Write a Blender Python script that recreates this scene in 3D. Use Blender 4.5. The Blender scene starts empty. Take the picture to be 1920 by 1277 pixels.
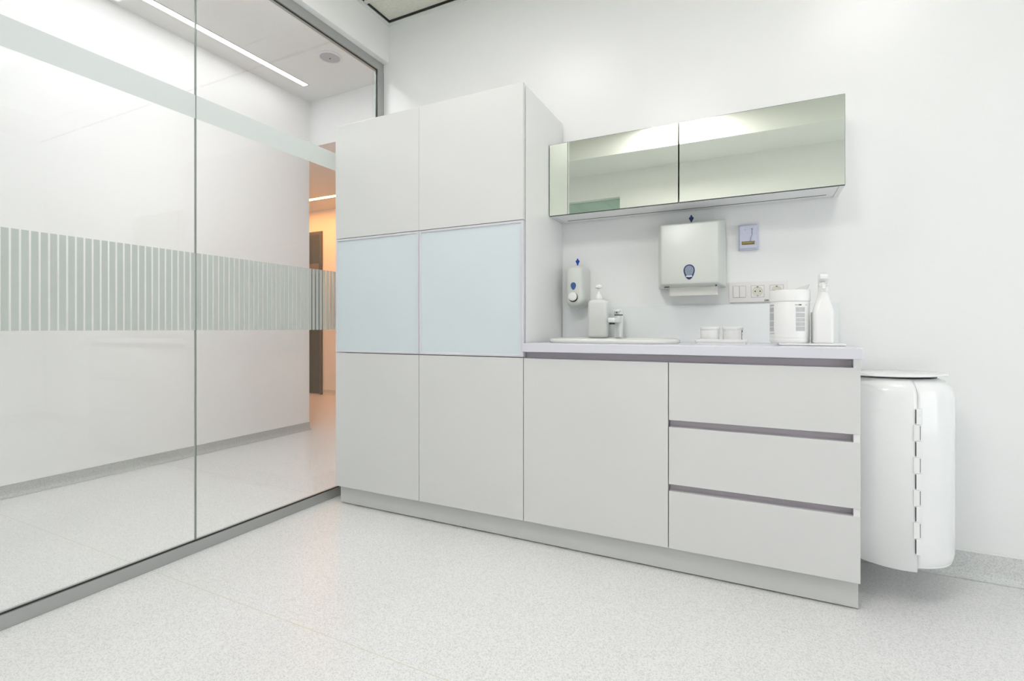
import bpy, bmesh, math, random
from mathutils import Vector, Matrix

# ------------------------------------------------------------------ camera, world, exposure
scene = bpy.context.scene
COL = scene.collection
PI = math.pi
cam_d = bpy.data.cameras.new('camera')
cam = bpy.data.objects.new('camera', cam_d)
COL.objects.link(cam)
cam.location = (0, 0, 0.925)
cam.rotation_euler = (PI / 2, 0, math.radians(26.2))
cam_d.sensor_width = 36.0
cam_d.lens = 931.0 / 1920.0 * 36.0
cam_d.shift_y = -22.5 / 1920.0
cam_d.clip_start = 0.02
scene.camera = cam
world = bpy.data.worlds.new('world')
scene.world = world
world.use_nodes = True
world.node_tree.nodes['Background'].inputs[0].default_value = (0.93, 0.97, 1.0, 1)
world.node_tree.nodes['Background'].inputs[1].default_value = 2.1
vs = scene.view_settings
vs.view_transform = 'Standard'
vs.look = 'None'
vs.gamma = 1.0
vs.use_curve_mapping = False
vs.exposure = 1.02

PANEL_POWER = 5.2        # radiance of the ceiling panels
STRIP_POWER = 5.0       # radiance of the corridor light line
WARM_POWER = 36.0

# ------------------------------------------------------------------ dimensions (metres)
YW = 2.413      # cabinet wall
YD = 1.9305     # cabinet door faces
XR = 2.28       # right wall
YB = -0.75      # wall behind the camera
XG = -2.09      # glass plane
XH = -2.034     # header face above the glass
ZC = 2.79       # room ceiling
ZK = 3.0        # corridor ceiling
XK = -3.68      # corridor wall
YK = 3.267      # end of corridor wall
ZL = 2.585      # low ceiling beyond
YF = 5.08       # far wall

# ------------------------------------------------------------------ materials
def new_mat(name):
    m = bpy.data.materials.new(name)
    m.use_nodes = True
    return m, m.node_tree.nodes, m.node_tree.links

def pbr(name, col, rough=0.5, metal=0.0, noise=0.0, nscale=40.0, bump=0.0, bscale=200.0, coat=0.0, spec=0.5):
    m, n, l = new_mat(name)
    b = n['Principled BSDF']
    b.inputs['Roughness'].default_value = rough
    b.inputs['Metallic'].default_value = metal
    b.inputs['Specular IOR Level'].default_value = spec
    if coat:
        b.inputs['Coat Weight'].default_value = coat
        b.inputs['Coat Roughness'].default_value = 0.03
    tc = n.new('ShaderNodeTexCoord')
    nt = n.new('ShaderNodeTexNoise')
    nt.inputs['Scale'].default_value = nscale
    nt.inputs['Detail'].default_value = 4
    l.new(tc.outputs['Object'], nt.inputs['Vector'])
    r = n.new('ShaderNodeMapRange')
    r.inputs[3].default_value = 1.0 - noise
    r.inputs[4].default_value = 1.0
    l.new(nt.outputs[0], r.inputs[0])
    mx = n.new('ShaderNodeMix'); mx.data_type = 'RGBA'; mx.blend_type = 'MULTIPLY'
    mx.inputs[0].default_value = 1.0
    mx.inputs[6].default_value = (*col, 1)
    l.new(r.outputs[0], mx.inputs[7])
    l.new(mx.outputs[2], b.inputs['Base Color'])
    if bump:
        n2 = n.new('ShaderNodeTexNoise'); n2.inputs['Scale'].default_value = bscale
        l.new(tc.outputs['Object'], n2.inputs['Vector'])
        bp = n.new('ShaderNodeBump'); bp.inputs['Strength'].default_value = bump
        bp.inputs['Distance'].default_value = 0.001
        l.new(n2.outputs[0], bp.inputs['Height'])
        l.new(bp.outputs[0], b.inputs['Normal'])
    return m

def emit(name, col, power):
    m, n, l = new_mat(name)
    n.remove(n['Principled BSDF'])
    e = n.new('ShaderNodeEmission')
    e.inputs[0].default_value = (*col, 1); e.inputs[1].default_value = power
    l.new(e.outputs[0], n['Material Output'].inputs[0])
    return m

def thin_glass(name, tint=(0.985, 0.993, 0.988), refl=0.05):
    """clear sheet: transparent + mirror reflection weighted by viewing angle"""
    m, n, l = new_mat(name)
    n.remove(n['Principled BSDF'])
    tr = n.new('ShaderNodeBsdfTransparent'); tr.inputs[0].default_value = (*tint, 1)
    gl = n.new('ShaderNodeBsdfGlossy')
    gl.inputs['Roughness'].default_value = 0.0
    gl.inputs[0].default_value = (0.93, 1.0, 0.96, 1)
    lw = n.new('ShaderNodeLayerWeight'); lw.inputs[0].default_value = 0.5
    p = n.new('ShaderNodeMath'); p.operation = 'POWER'; p.inputs[1].default_value = 5.0
    l.new(lw.outputs['Facing'], p.inputs[0])
    mr = n.new('ShaderNodeMapRange'); mr.inputs[3].default_value = refl; mr.inputs[4].default_value = 1.0
    l.new(p.outputs[0], mr.inputs[0])
    mix = n.new('ShaderNodeMixShader')
    l.new(mr.outputs[0], mix.inputs[0]); l.new(tr.outputs[0], mix.inputs[1]); l.new(gl.outputs[0], mix.inputs[2])
    l.new(mix.outputs[0], n['Material Output'].inputs[0])
    return m

def film_mat(name, col, opacity):
    """etched privacy film: part diffuse, part see-through"""
    m, n, l = new_mat(name)
    n.remove(n['Principled BSDF'])
    tr = n.new('ShaderNodeBsdfTransparent'); tr.inputs[0].default_value = (0.95, 0.98, 0.96, 1)
    d = n.new('ShaderNodeBsdfDiffuse'); d.inputs[0].default_value = (*col, 1)
    t = n.new('ShaderNodeBsdfTranslucent'); t.inputs[0].default_value = (*col, 1)
    a = n.new('ShaderNodeMixShader'); a.inputs[0].default_value = 0.45
    l.new(d.outputs[0], a.inputs[1]); l.new(t.outputs[0], a.inputs[2])
    mix = n.new('ShaderNodeMixShader'); mix.inputs[0].default_value = opacity
    l.new(tr.outputs[0], mix.inputs[1]); l.new(a.outputs[0], mix.inputs[2])
    l.new(mix.outputs[0], n['Material Output'].inputs[0])
    return m

def vinyl_floor(name, base, dark, seams=True):
    m, n, l = new_mat(name)
    b = n['Principled BSDF']
    b.inputs['Roughness'].default_value = 0.33
    b.inputs['Specular IOR Level'].default_value = 0.45
    tc = n.new('ShaderNodeTexCoord')
    v = n.new('ShaderNodeTexVoronoi'); v.inputs['Scale'].default_value = 330.0
    l.new(tc.outputs['Object'], v.inputs['Vector'])
    sep = n.new('ShaderNodeSeparateColor')
    l.new(v.outputs['Color'], sep.inputs[0])
    cr = n.new('ShaderNodeValToRGB')
    e = cr.color_ramp.elements
    e[0].position = 0.0; e[0].color = (*dark, 1)
    e[1].position = 0.45; e[1].color = (*base, 1)
    x = cr.color_ramp.elements.new(0.9); x.color = tuple(min(1, c * 1.06) for c in base) + (1,)
    l.new(sep.outputs[0], cr.inputs[0])
    nn = n.new('ShaderNodeTexNoise'); nn.inputs['Scale'].default_value = 3.0; nn.inputs['Detail'].default_value = 3
    l.new(tc.outputs['Object'], nn.inputs['Vector'])
    mr = n.new('ShaderNodeMapRange'); mr.inputs[3].default_value = 0.97; mr.inputs[4].default_value = 1.02
    l.new(nn.outputs[0], mr.inputs[0])
    mx = n.new('ShaderNodeMix'); mx.data_type = 'RGBA'; mx.blend_type = 'MULTIPLY'; mx.inputs[0].default_value = 1.0
    l.new(cr.outputs[0], mx.inputs[6]); l.new(mr.outputs[0], mx.inputs[7])
    out = mx.outputs[2]
    if seams:      # two welded seams running along x
        geo = n.new('ShaderNodeSeparateXYZ'); l.new(tc.outputs['Object'], geo.inputs[0])
        for y0, w, colr, fac in ((1.095, 0.0016, (0.62, 0.58, 0.42), 0.6), (2.0, 0.002, (0.52, 0.5, 0.48), 0.5)):
            s = n.new('ShaderNodeMath'); s.operation = 'SUBTRACT'; s.inputs[1].default_value = y0
            l.new(geo.outputs[1], s.inputs[0])
            ab = n.new('ShaderNodeMath'); ab.operation = 'ABSOLUTE'; l.new(s.outputs[0], ab.inputs[0])
            lt = n.new('ShaderNodeMath'); lt.operation = 'LESS_THAN'; lt.inputs[1].default_value = w
            l.new(ab.outputs[0], lt.inputs[0])
            mu = n.new('ShaderNodeMath'); mu.operation = 'MULTIPLY'; mu.inputs[1].default_value = fac
            l.new(lt.outputs[0], mu.inputs[0])
            if y0 > 1.5:                    # this seam lies in the corridor only
                cx_ = n.new('ShaderNodeMath'); cx_.operation = 'LESS_THAN'; cx_.inputs[1].default_value = -2.09
                l.new(geo.outputs[0], cx_.inputs[0])
                m3 = n.new('ShaderNodeMath'); m3.operation = 'MULTIPLY'
                l.new(mu.outputs[0], m3.inputs[0]); l.new(cx_.outputs[0], m3.inputs[1]); mu = m3
            m2 = n.new('ShaderNodeMix'); m2.data_type = 'RGBA'
            l.new(mu.outputs[0], m2.inputs[0]); l.new(out, m2.inputs[6]); m2.inputs[7].default_value = (*colr, 1)
            out = m2.outputs[2]
    l.new(out, b.inputs['Base Color'])
    return m

def print_mat(name, paper, ink, rows):
    """small printed text block: rows of broken dark dashes on the paper colour (generated coordinates)"""
    m, n, l = new_mat(name)
    b = n['Principled BSDF']; b.inputs['Roughness'].default_value = 0.4
    tc = n.new('ShaderNodeTexCoord')
    sp = n.new('ShaderNodeSeparateXYZ'); l.new(tc.outputs['Generated'], sp.inputs[0])
    a = n.new('ShaderNodeMath'); a.operation = 'MULTIPLY'; a.inputs[1].default_value = rows; l.new(sp.outputs[2], a.inputs[0])
    f = n.new('ShaderNodeMath'); f.operation = 'FRACT'; l.new(a.outputs[0], f.inputs[0])
    g = n.new('ShaderNodeMath'); g.operation = 'GREATER_THAN'; g.inputs[1].default_value = 0.45; l.new(f.outputs[0], g.inputs[0])
    mp = n.new('ShaderNodeMapping'); mp.inputs['Scale'].default_value = (26, 26, rows); l.new(tc.outputs['Generated'], mp.inputs[0])
    nz = n.new('ShaderNodeTexNoise'); nz.inputs['Scale'].default_value = 1.6; l.new(mp.outputs[0], nz.inputs['Vector'])
    g2 = n.new('ShaderNodeMath'); g2.operation = 'GREATER_THAN'; g2.inputs[1].default_value = 0.43; l.new(nz.outputs[0], g2.inputs[0])
    mm = n.new('ShaderNodeMath'); mm.operation = 'MULTIPLY'; l.new(g.outputs[0], mm.inputs[0]); l.new(g2.outputs[0], mm.inputs[1])
    mx = n.new('ShaderNodeMix'); mx.data_type = 'RGBA'; l.new(mm.outputs[0], mx.inputs[0])
    mx.inputs[6].default_value = (*paper, 1); mx.inputs[7].default_value = (*ink, 1)
    l.new(mx.outputs[2], b.inputs['Base Color'])
    return m

M = {}
M['wall'] = pbr('white_wall_paint', (0.87, 0.875, 0.865), 0.45, noise=0.01, nscale=3)
M['wall_cab'] = pbr('white_wall_laminate', (0.87, 0.875, 0.87), 0.28, noise=0.01, nscale=2, spec=0.35)
M['corr_wall'] = pbr('corridor_wall_paint', (0.90, 0.895, 0.895), 0.45, noise=0.01, nscale=3)
M['corr_ceil'] = pbr('corridor_ceiling_paint', (0.88, 0.88, 0.875), 0.8, noise=0.02, nscale=2)
M['tile'] = pbr('mineral_ceiling_tile', (0.82, 0.82, 0.72), 0.9, noise=0.25, nscale=60, bump=0.5, bscale=400)
M['grid'] = pbr('painted_ceiling_trim', (0.72, 0.74, 0.70), 0.4, noise=0.01)
M['floor'] = vinyl_floor('speckled_vinyl_floor', (0.78, 0.775, 0.77), (0.62, 0.625, 0.62))
M['skirt'] = vinyl_floor('grey_vinyl_skirting', (0.70, 0.71, 0.70), (0.55, 0.56, 0.55), False)
M['skirt2'] = vinyl_floor('darker_vinyl_skirting', (0.53, 0.535, 0.52), (0.40, 0.405, 0.40), False)
M['lam'] = pbr('grey_white_laminate', (0.73, 0.73, 0.72), 0.13, noise=0.008, nscale=3, spec=0.22)
M['lam_side'] = pbr('white_laminate_side', (0.84, 0.845, 0.835), 0.22, noise=0.008, nscale=3, spec=0.4)
M['underside'] = pbr('white_underside_board', (0.86, 0.865, 0.86), 0.35, noise=0.01)
M['plinth'] = pbr('plinth_laminate', (0.66, 0.665, 0.645), 0.18, noise=0.01, spec=0.4)
M['worktop'] = pbr('white_worktop', (0.74, 0.735, 0.80), 0.25, noise=0.01, spec=0.5)
M['alu'] = pbr('anodised_aluminium', (0.44, 0.45, 0.44), 0.42, metal=0.55, noise=0.03, nscale=15)
M['alu_frame'] = pbr('pale_aluminium_frame', (0.76, 0.75, 0.80), 0.35, metal=0.25, noise=0.01)
M['groove'] = pbr('mauve_grey_channel', (0.56, 0.515, 0.565), 0.4, metal=0.0, noise=0.03)
M['blue_glass'] = pbr('pale_blue_back_painted_glass', (0.70, 0.77, 0.80), 0.12, noise=0.005, nscale=2, spec=0.5)
M['splash'] = pbr('white_back_painted_glass', (0.86, 0.89, 0.89), 0.07, noise=0.005, nscale=2)
M['splash_edge'] = pbr('glass_edge_green', (0.45, 0.55, 0.52), 0.15)
M['mirror'] = pbr('silvered_mirror', (0.86, 0.90, 0.80), 0.0, metal=1.0)
M['dark'] = pbr('dark_gap', (0.03, 0.03, 0.03), 0.7)
M['gasket'] = pbr('black_rubber_gasket', (0.03, 0.03, 0.03), 0.6)
M['glass'] = thin_glass('clear_glass')
M['glass_teal'] = thin_glass('greenish_door_glass', (0.78, 0.89, 0.84), 0.07)
M['glass_edge'] = pbr('green_glass_edge', (0.38, 0.44, 0.41), 0.2)
M['film'] = film_mat('etched_film', (0.66, 0.70, 0.68), 0.70)
M['film_top'] = film_mat('etched_film_band', (0.80, 0.835, 0.825), 0.74)
M['steel_dark'] = pbr('black_plastic', (0.02, 0.02, 0.02), 0.4)
M['white_plastic'] = pbr('white_plastic', (0.89, 0.89, 0.88), 0.3, noise=0.01)
M['grey_plastic'] = pbr('grey_white_plastic', (0.66, 0.685, 0.645), 0.28, noise=0.01)
M['lav_plastic'] = pbr('lavender_white_plastic', (0.60, 0.62, 0.76), 0.35, noise=0.01)
M['cloudy'] = pbr('cloudy_white_plastic', (0.76, 0.775, 0.75), 0.3, noise=0.02, nscale=8)
M['ceramic'] = pbr('white_ceramic', (0.76, 0.765, 0.74), 0.08, noise=0.01, nscale=4)
M['chrome'] = pbr('chrome', (0.85, 0.86, 0.86), 0.06, metal=1.0)
M['fauc'] = pbr('white_enamelled_tap', (0.80, 0.81, 0.81), 0.12, metal=0.1)
M['blue'] = pbr('blue_plastic', (0.005, 0.05, 0.38), 0.35)
M['navy'] = pbr('navy_plastic', (0.008, 0.02, 0.13), 0.35)
M['blue_window'] = pbr('blue_translucent_window', (0.05, 0.13, 0.33), 0.15)
M['grey_window'] = pbr('smoky_blue_window', (0.30, 0.34, 0.43), 0.15, noise=0.3, nscale=90)
M['paper'] = pbr('paper_towel', (0.80, 0.79, 0.74), 0.8, noise=0.03, nscale=60)
M['enamel'] = pbr('white_enamel', (0.88, 0.885, 0.885), 0.08, noise=0.004, nscale=3, spec=0.4)
M['socket'] = pbr('ivory_socket', (0.66, 0.65, 0.56), 0.35)
M['switch'] = pbr('switch_plastic', (0.80, 0.78, 0.77), 0.3)
M['seam'] = pbr('switch_seam', (0.46, 0.42, 0.40), 0.5)
M['brass'] = pbr('brass_battery', (0.42, 0.34, 0.14), 0.35, metal=0.5, noise=0.5, nscale=160)
M['door_dark'] = pbr('dark_grey_door', (0.075, 0.088, 0.082), 0.12, noise=0.15, nscale=3)
M['door_frame'] = pbr('dark_door_frame', (0.10, 0.09, 0.08), 0.4)
M['speaker'] = pbr('grey_grille', (0.55, 0.55, 0.58), 0.5, noise=0.2, nscale=500)
M['lamp_rim'] = pbr('white_lamp_rim', (0.80, 0.80, 0.83), 0.4)
M['text'] = print_mat('small_print', (0.78, 0.78, 0.78), (0.22, 0.22, 0.24), 24)
M['ink'] = pbr('black_ink', (0.04, 0.04, 0.05), 0.5)
M['panel'] = emit('ceiling_panel_light', (1.0, 0.975, 0.968), PANEL_POWER)
M['panel_dim'] = emit('dimmed_panel_light', (1.0, 0.975, 0.968), PANEL_POWER * .85)
M['panel_bright'] = emit('bright_panel_light', (1.0, 0.965, 0.955), PANEL_POWER * 2.35)
M['strip'] = emit('corridor_light_line', (0.985, 0.985, 1.0), STRIP_POWER)
M['corr_fill'] = emit('corridor_fill_light', (0.99, 0.985, 1.0), 10.0)  # emission of the added fill panels over corridor and lobby
M['warm'] = emit('warm_light_line', (1.0, 0.40, 0.11), WARM_POWER)

# ------------------------------------------------------------------ mesh helpers
def mesh_obj(name, bm, mat, parent=None, smooth=False):
    bmesh.ops.recalc_face_normals(bm, faces=bm.faces)
    me = bpy.data.meshes.new(name)
    bm.to_mesh(me); bm.free()
    mats = mat if isinstance(mat, (list, tuple)) else [mat]
    for mm in mats:
        me.materials.append(mm)
    if smooth:
        for p in me.polygons: p.use_smooth = True
    o = bpy.data.objects.new(name, me)
    COL.objects.link(o)
    if parent is not None:
        o.parent = parent
        o.matrix_parent_inverse = Matrix.Translation(-Vector(parent.location))
    return o

def smooth_angle(o, deg=35):
    me = o.data
    for p in me.polygons: p.use_smooth = True
    bm = bmesh.new(); bm.from_mesh(me)
    a = math.radians(deg)
    for e in bm.edges:
        if len(e.link_faces) == 2 and e.calc_face_angle(0) > a:
            e.smooth = False
    bm.to_mesh(me); bm.free()
    return o

def add_box(bm, x0, x1, y0, y1, z0, z1, bevel=0.0, seg=2):
    b = bmesh.new()
    bmesh.ops.create_cube(b, size=1.0)
    for v in b.verts:
        v.co.x = x0 + (v.co.x + .5) * (x1 - x0)
        v.co.y = y0 + (v.co.y + .5) * (y1 - y0)
        v.co.z = z0 + (v.co.z + .5) * (z1 - z0)
    if bevel:
        bmesh.ops.bevel(b, geom=list(b.edges), offset=bevel, segments=seg, profile=0.5, affect='EDGES')
    me = bpy.data.meshes.new('tmp'); b.to_mesh(me); b.free()
    bm.from_mesh(me); bpy.data.meshes.remove(me)

def box(name, dims, mat, parent=None, bevel=0.0, seg=2):
    bm = bmesh.new()
    add_box(bm, *dims, bevel=bevel, seg=seg)
    o = mesh_obj(name, bm, mat, parent)
    if bevel and seg > 2: smooth_angle(o)
    return o

def boxes(name, lst, mat, parent=None, bevel=0.0):
    bm = bmesh.new()
    for d in lst: add_box(bm, *d, bevel=bevel)
    return mesh_obj(name, bm, mat, parent)

def add_loft(bm, loops, closed=True, cap0=True, cap1=True):
    rows = [[bm.verts.new(p) for p in lp] for lp in loops]
    n = len(rows[0])
    for a, b in zip(rows[:-1], rows[1:]):
        for i in range(n if closed else n - 1):
            j = (i + 1) % n
            try: bm.faces.new((a[i], a[j], b[j], b[i]))
            except ValueError: pass
    if closed and cap0: bm.faces.new(list(reversed(rows[0])))
    if closed and cap1: bm.faces.new(rows[-1])
    return rows

def circle(cx, cy, z, r, n=32, axis='z'):
    out = []
    for i in range(n):
        a = 2 * PI * i / n
        c, s = math.cos(a) * r, math.sin(a) * r
        if axis == 'z': out.append((cx + c, cy + s, z))
        elif axis == 'y': out.append((cx + c, z, cy + s))      # circle in xz plane at y=z
        else: out.append((z, cx + c, cy + s))
    return out

def lathe(name, cx, cy, prof, mat, parent=None, n=36, ang=40):
    bm = bmesh.new()
    add_loft(bm, [circle(cx, cy, z, r, n) for r, z in prof])
    return smooth_angle(mesh_obj(name, bm, mat, parent), ang)

def disc_y(name, cx, cz, prof, mat, parent=None, n=28):
    """turned shape about the y axis; prof = [(r, y)...]"""
    bm = bmesh.new()
    add_loft(bm, [circle(cx, cz, y, r, n, 'y') for r, y in prof])
    return smooth_angle(mesh_obj(name, bm, mat, parent), 40)

def rrect(x0, x1, y0, y1, r, n=6):
    pts = []
    for cx, cy, a0 in ((x1 - r, y1 - r, 0), (x0 + r, y1 - r, PI / 2), (x0 + r, y0 + r, PI), (x1 - r, y0 + r, 3 * PI / 2)):
        for i in range(n + 1):
            a = a0 + (PI / 2) * i / n
            pts.append((cx + r * math.cos(a), cy + r * math.sin(a)))
    return pts

def tube(name, pts, r, mat, parent=None, n=8):
    bm = bmesh.new()
    loops = []
    for i, p in enumerate(pts):
        p = Vector(p)
        d = (Vector(pts[min(i + 1, len(pts) - 1)]) - Vector(pts[max(i - 1, 0)])).normalized()
        u = d.orthogonal().normalized() if abs(d.z) > .9 else d.cross(Vector((0, 0, 1))).normalized()
        w = d.cross(u)
        loops.append([p + r * (math.cos(2 * PI * k / n) * u + math.sin(2 * PI * k / n) * w) for k in range(n)])
    add_loft(bm, loops)
    return smooth_angle(mesh_obj(name, bm, mat, parent), 50)

def thing(name, label, cat, loc, group=None):
    o = bpy.data.objects.new(name, None)
    COL.objects.link(o)
    o.location = loc
    o.empty_display_size = 0.05
    o['label'] = label; o['category'] = cat
    if group: o['group'] = group
    return o

def tag(o, label, cat, group=None):
    o['label'] = label; o['category'] = cat
    if group: o['group'] = group
    return o

def structure(o, label=None):
    o['kind'] = 'structure'
    if label: o['label'] = label
    return o

# ------------------------------------------------------------------ the setting
structure(box('floor', (-7.2, 2.5, -3.2, 5.3, -0.1, 0.0), M['floor']), 'pale grey speckled vinyl floor running through room and corridor')
structure(box('wall_back', (-2.11, XR + .12, YW, YW + .14, -.0, ZK + .1), M['wall_cab']), 'smooth white wall behind the cabinets')
VY0, VY1, VZ0, VZ1 = -0.1, 1.75, 0.45, 1.76
structure(boxes('wall_right', [(XR, XR + .12, YB, VY0, 0, ZC + .1), (XR, XR + .12, VY1, YW, 0, ZC + .1),
                (XR, XR + .12, VY0, VY1, 0, VZ0), (XR, XR + .12, VY0, VY1, VZ1, ZC + .1)], M['wall']), 'white wall at the right end of the room')
# wall behind the camera: glass door opening at its left end, added fill-light window towards the right
WX0, WX1, WZ0, WZ1 = 0.35, 2.10, 0.85, 2.15
structure(boxes('wall_front', [(-1.29, WX0, YB - .12, YB, 0, ZC + .1), (WX1, XR + .12, YB - .12, YB, 0, ZC + .1),
                (WX0, WX1, YB - .12, YB, 0, WZ0), (WX0, WX1, YB - .12, YB, WZ1, ZC + .1), (-2.11, -1.29, YB - .12, YB, 2.315, ZC + .1)],
                M['wall']), 'white wall opposite the cabinets')
structure(box('wall_header', (-2.13, XH, YB, YW, 2.56, ZK), M['wall']), 'white wall strip above the glass partition')
structure(box('ceiling_soffit', (XH, XR, YB, -0.22, 2.58, ZC + .05), M['wall']), 'white boxed soffit opposite the cabinets')
# room ceiling
tiles = []
gx = [XH, -1.49, -.90, -.30, .29, .89, 1.49, 2.09, XR]
gy = [-.22, .38, .98, 1.58, 2.18, YW]
PAN = [(3, 4), (1, 1)]
ceil = structure(box('ceiling', (XH, XR, YB, YW, ZC + .012, ZC + .06), M['tile']), 'mineral tile ceiling of the room')
tl = []
for x in gx[1:-1]: tl.append((x - .012, x + .012, -.22, YW - .001, ZC - .001, ZC + .012))
for y in gy[1:-1]: tl.append((XH + .001, XR - .001, y - .012, y + .012, ZC - .001, ZC + .012))
structure(boxes('trim_1', tl, M['grid']), 'white ceiling grid bars')
structure(boxes('trim_2', [(XH, XR, YW - .024, YW, ZC - .004, ZC), (XH, XR, YW - .003, YW, ZC, ZC + .012)], M['grid']), 'ceiling edge trim along the cabinet wall')
structure(boxes('trim_3', [(XH, XH + .024, -.22, YW - .024, ZC - .004, ZC), (XH, XH + .003, -.22, YW - .024, ZC, ZC + .012)], M['grid']), 'ceiling edge trim above the glass partition')
structure(boxes('trim_shadow_strip', [(XH + .030, XR, YW - .030, YW - .024, ZC + .002, ZC + .0119), (XH + .024, XH + .030, -.22, YW - .024, ZC + .002, ZC + .0119)], M['dark']), 'black strip painted in as the shadow line beside the ceiling edge trim')  # black strip stands in for the shade between trim and tile
# corridor
structure(box('wall_left', (XK - .12, XK, -3.2, YK, 0, ZK), M['corr_wall']), 'white corridor wall beyond the glass')
structure(boxes('wall_corridor_end', [(XK - .12, 2.4, -3.2, -3.08, 0, ZK)], M['corr_wall']), 'white wall closing the corridor')
structure(box('wall_corridor_right', (2.28, 2.4, -3.08, YB - .12, 0, ZK), M['corr_wall']), 'white wall closing the lobby')
structure(boxes('ceiling_corridor', [(XK - .12, -2.13, -3.2, YK, ZK, ZK + .1), (-2.13, 2.4, -3.2, YB - .12, ZK, ZK + .1)], M['corr_ceil']), 'pale corridor ceiling with a light line')
structure(box('wall_downstand', (-3.8, -2.11, YK, YK + .14, ZL, ZK), M['corr_wall']), 'white downstand wall across the corridor')
structure(box('ceiling_low', (-7.1, -2.11, YK + .14, YF, ZL, ZL + .1), M['corr_ceil']), 'low ceiling of the warmly lit hall')
structure(box('wall_far', (-7.1, -2.11, YF, YF + .12, 0, ZL + .1), M['corr_wall']), 'far wall of the warmly lit hall')
structure(box('wall_hall_left', (-7.1, -7.0, YK, YF, 0, ZL + .1), M['corr_wall']), 'left wall of the hall')
structure(box('wall_hall_front', (-7.0, XK - .12, YK - .12, YK, 0, ZL + .1), M['corr_wall']), 'wall of the hall next to the corridor')
structure(box('wall_hall_right', (-2.11, -1.99, YW + .14, YF, 0, ZK), M['corr_wall']), 'wall of the hall behind the cabinet wall')

def skirting(name, p0, p1, nrm, h, label, trim=True, mat='skirt'):
    """coved vinyl skirting from p0 to p1 with a white capping strip; nrm points into the room"""
    p0 = Vector((*p0, 0)); p1 = Vector((*p1, 0)); nn = Vector((*nrm, 0))
    prof = [(0.0005, h), (0.006, h), (0.006, .03), (0.009, .018), (0.016, .008), (0.03, .001), (.0005, .001)]
    bm = bmesh.new()
    add_loft(bm, [[p + nn * a + Vector((0, 0, z)) for a, z in prof] for p in (p0, p1)])
    if trim:
        k = len(bm.faces)
        pr = [(0.0005, h + .006), (0.008, h + .006), (.008, h), (.0005, h)]
        add_loft(bm, [[p + nn * a + Vector((0, 0, z)) for a, z in pr] for p in (p0, p1)])
        bm.faces.ensure_lookup_table()
        for f in bm.faces[k:]: f.material_index = 1
    return structure(mesh_obj(name, bm, [M[mat], M['white_plastic']]), label)
skirting('baseboard_back', (0.325, YW), (XR, YW), (0, -1), .096, 'grey coved vinyl skirting on the cabinet wall')
skirting('baseboard_right', (XR, YB), (XR, YW), (-1, 0), .096, 'grey coved vinyl skirting on the right wall')
skirting('baseboard_left', (XK, -3.08), (XK, YK + .0), (1, 0), .07, 'grey vinyl skirting along the corridor wall', mat='skirt2')
skirting('baseboard_front', (-1.25, YB), (XR, YB), (0, 1), .096, 'grey coved vinyl skirting opposite the cabinets')
skirting('baseboard_far', (-5.44, YF), (-2.12, YF), (0, -1), .07, 'grey skirting on the far hall wall')

# unseen window added behind the camera, sized to light the fronts
w2 = bpy.data.objects.new('fill_window', None); COL.objects.link(w2); w2.location = (1.5, YB - .06, WZ0); w2['kind'] = 'structure'
w2['label'] = 'unseen window added opposite the cabinets for frontal fill light'
boxes('window_frame', [(WX0, WX0 + .05, YB - .09, YB - .03, WZ0, WZ1), (WX1 - .05, WX1, YB - .09, YB - .03, WZ0, WZ1),
      (WX0 + .05, WX1 - .05, YB - .09, YB - .03, WZ0, WZ0 + .05), (WX0 + .05, WX1 - .05, YB - .09, YB - .03, WZ1 - .05, WZ1)], M['white_plastic'], w2)
box('window_glass', (WX0 + .05, WX1 - .05, YB - .062, YB - .058, WZ0 + .05, WZ1 - .05), M['glass'], w2)
w3 = bpy.data.objects.new('window_3', None); COL.objects.link(w3); w3.location = (XR + .06, .875, VZ0); w3['kind'] = 'structure'
w3['label'] = 'wide window in the right wall'
boxes('window_frame', [(XR + .03, XR + .09, VY0, VY0 + .05, VZ0, VZ1), (XR + .03, XR + .09, VY1 - .05, VY1, VZ0, VZ1), (XR + .03, XR + .09, .85, .90, VZ0 + .05, VZ1 - .05),
      (XR + .03, XR + .09, VY0 + .05, VY1 - .05, VZ0, VZ0 + .05), (XR + .03, XR + .09, VY0 + .05, VY1 - .05, VZ1 - .05, VZ1)], M['white_plastic'], w3)
for a, b in ((VY0 + .05, .85), (.90, VY1 - .05)):
    box('window_glass', (XR + .058, XR + .062, a, b, VZ0 + .05, VZ1 - .05), M['glass'], w3)
# glass door at the left end of that wall
d2 = bpy.data.objects.new('door_2', None); COL.objects.link(d2); d2.location = (-1.65, YB - .06, 0); d2['kind'] = 'structure'
d2['label'] = 'frameless glass door opposite the cabinets'
box('glass_leaf', (-2.03, -1.30, YB - .065, YB - .055, .01, 2.31), M['glass_teal'], d2)
boxes('door_handle', [(-1.42, -1.40, YB - .05, YB - .03, .85, 1.25), (-1.42, -1.40, YB - .055, YB - .03, .87, .89), (-1.42, -1.40, YB - .055, YB - .03, 1.21, 1.23)], M['chrome'], d2)

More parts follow.
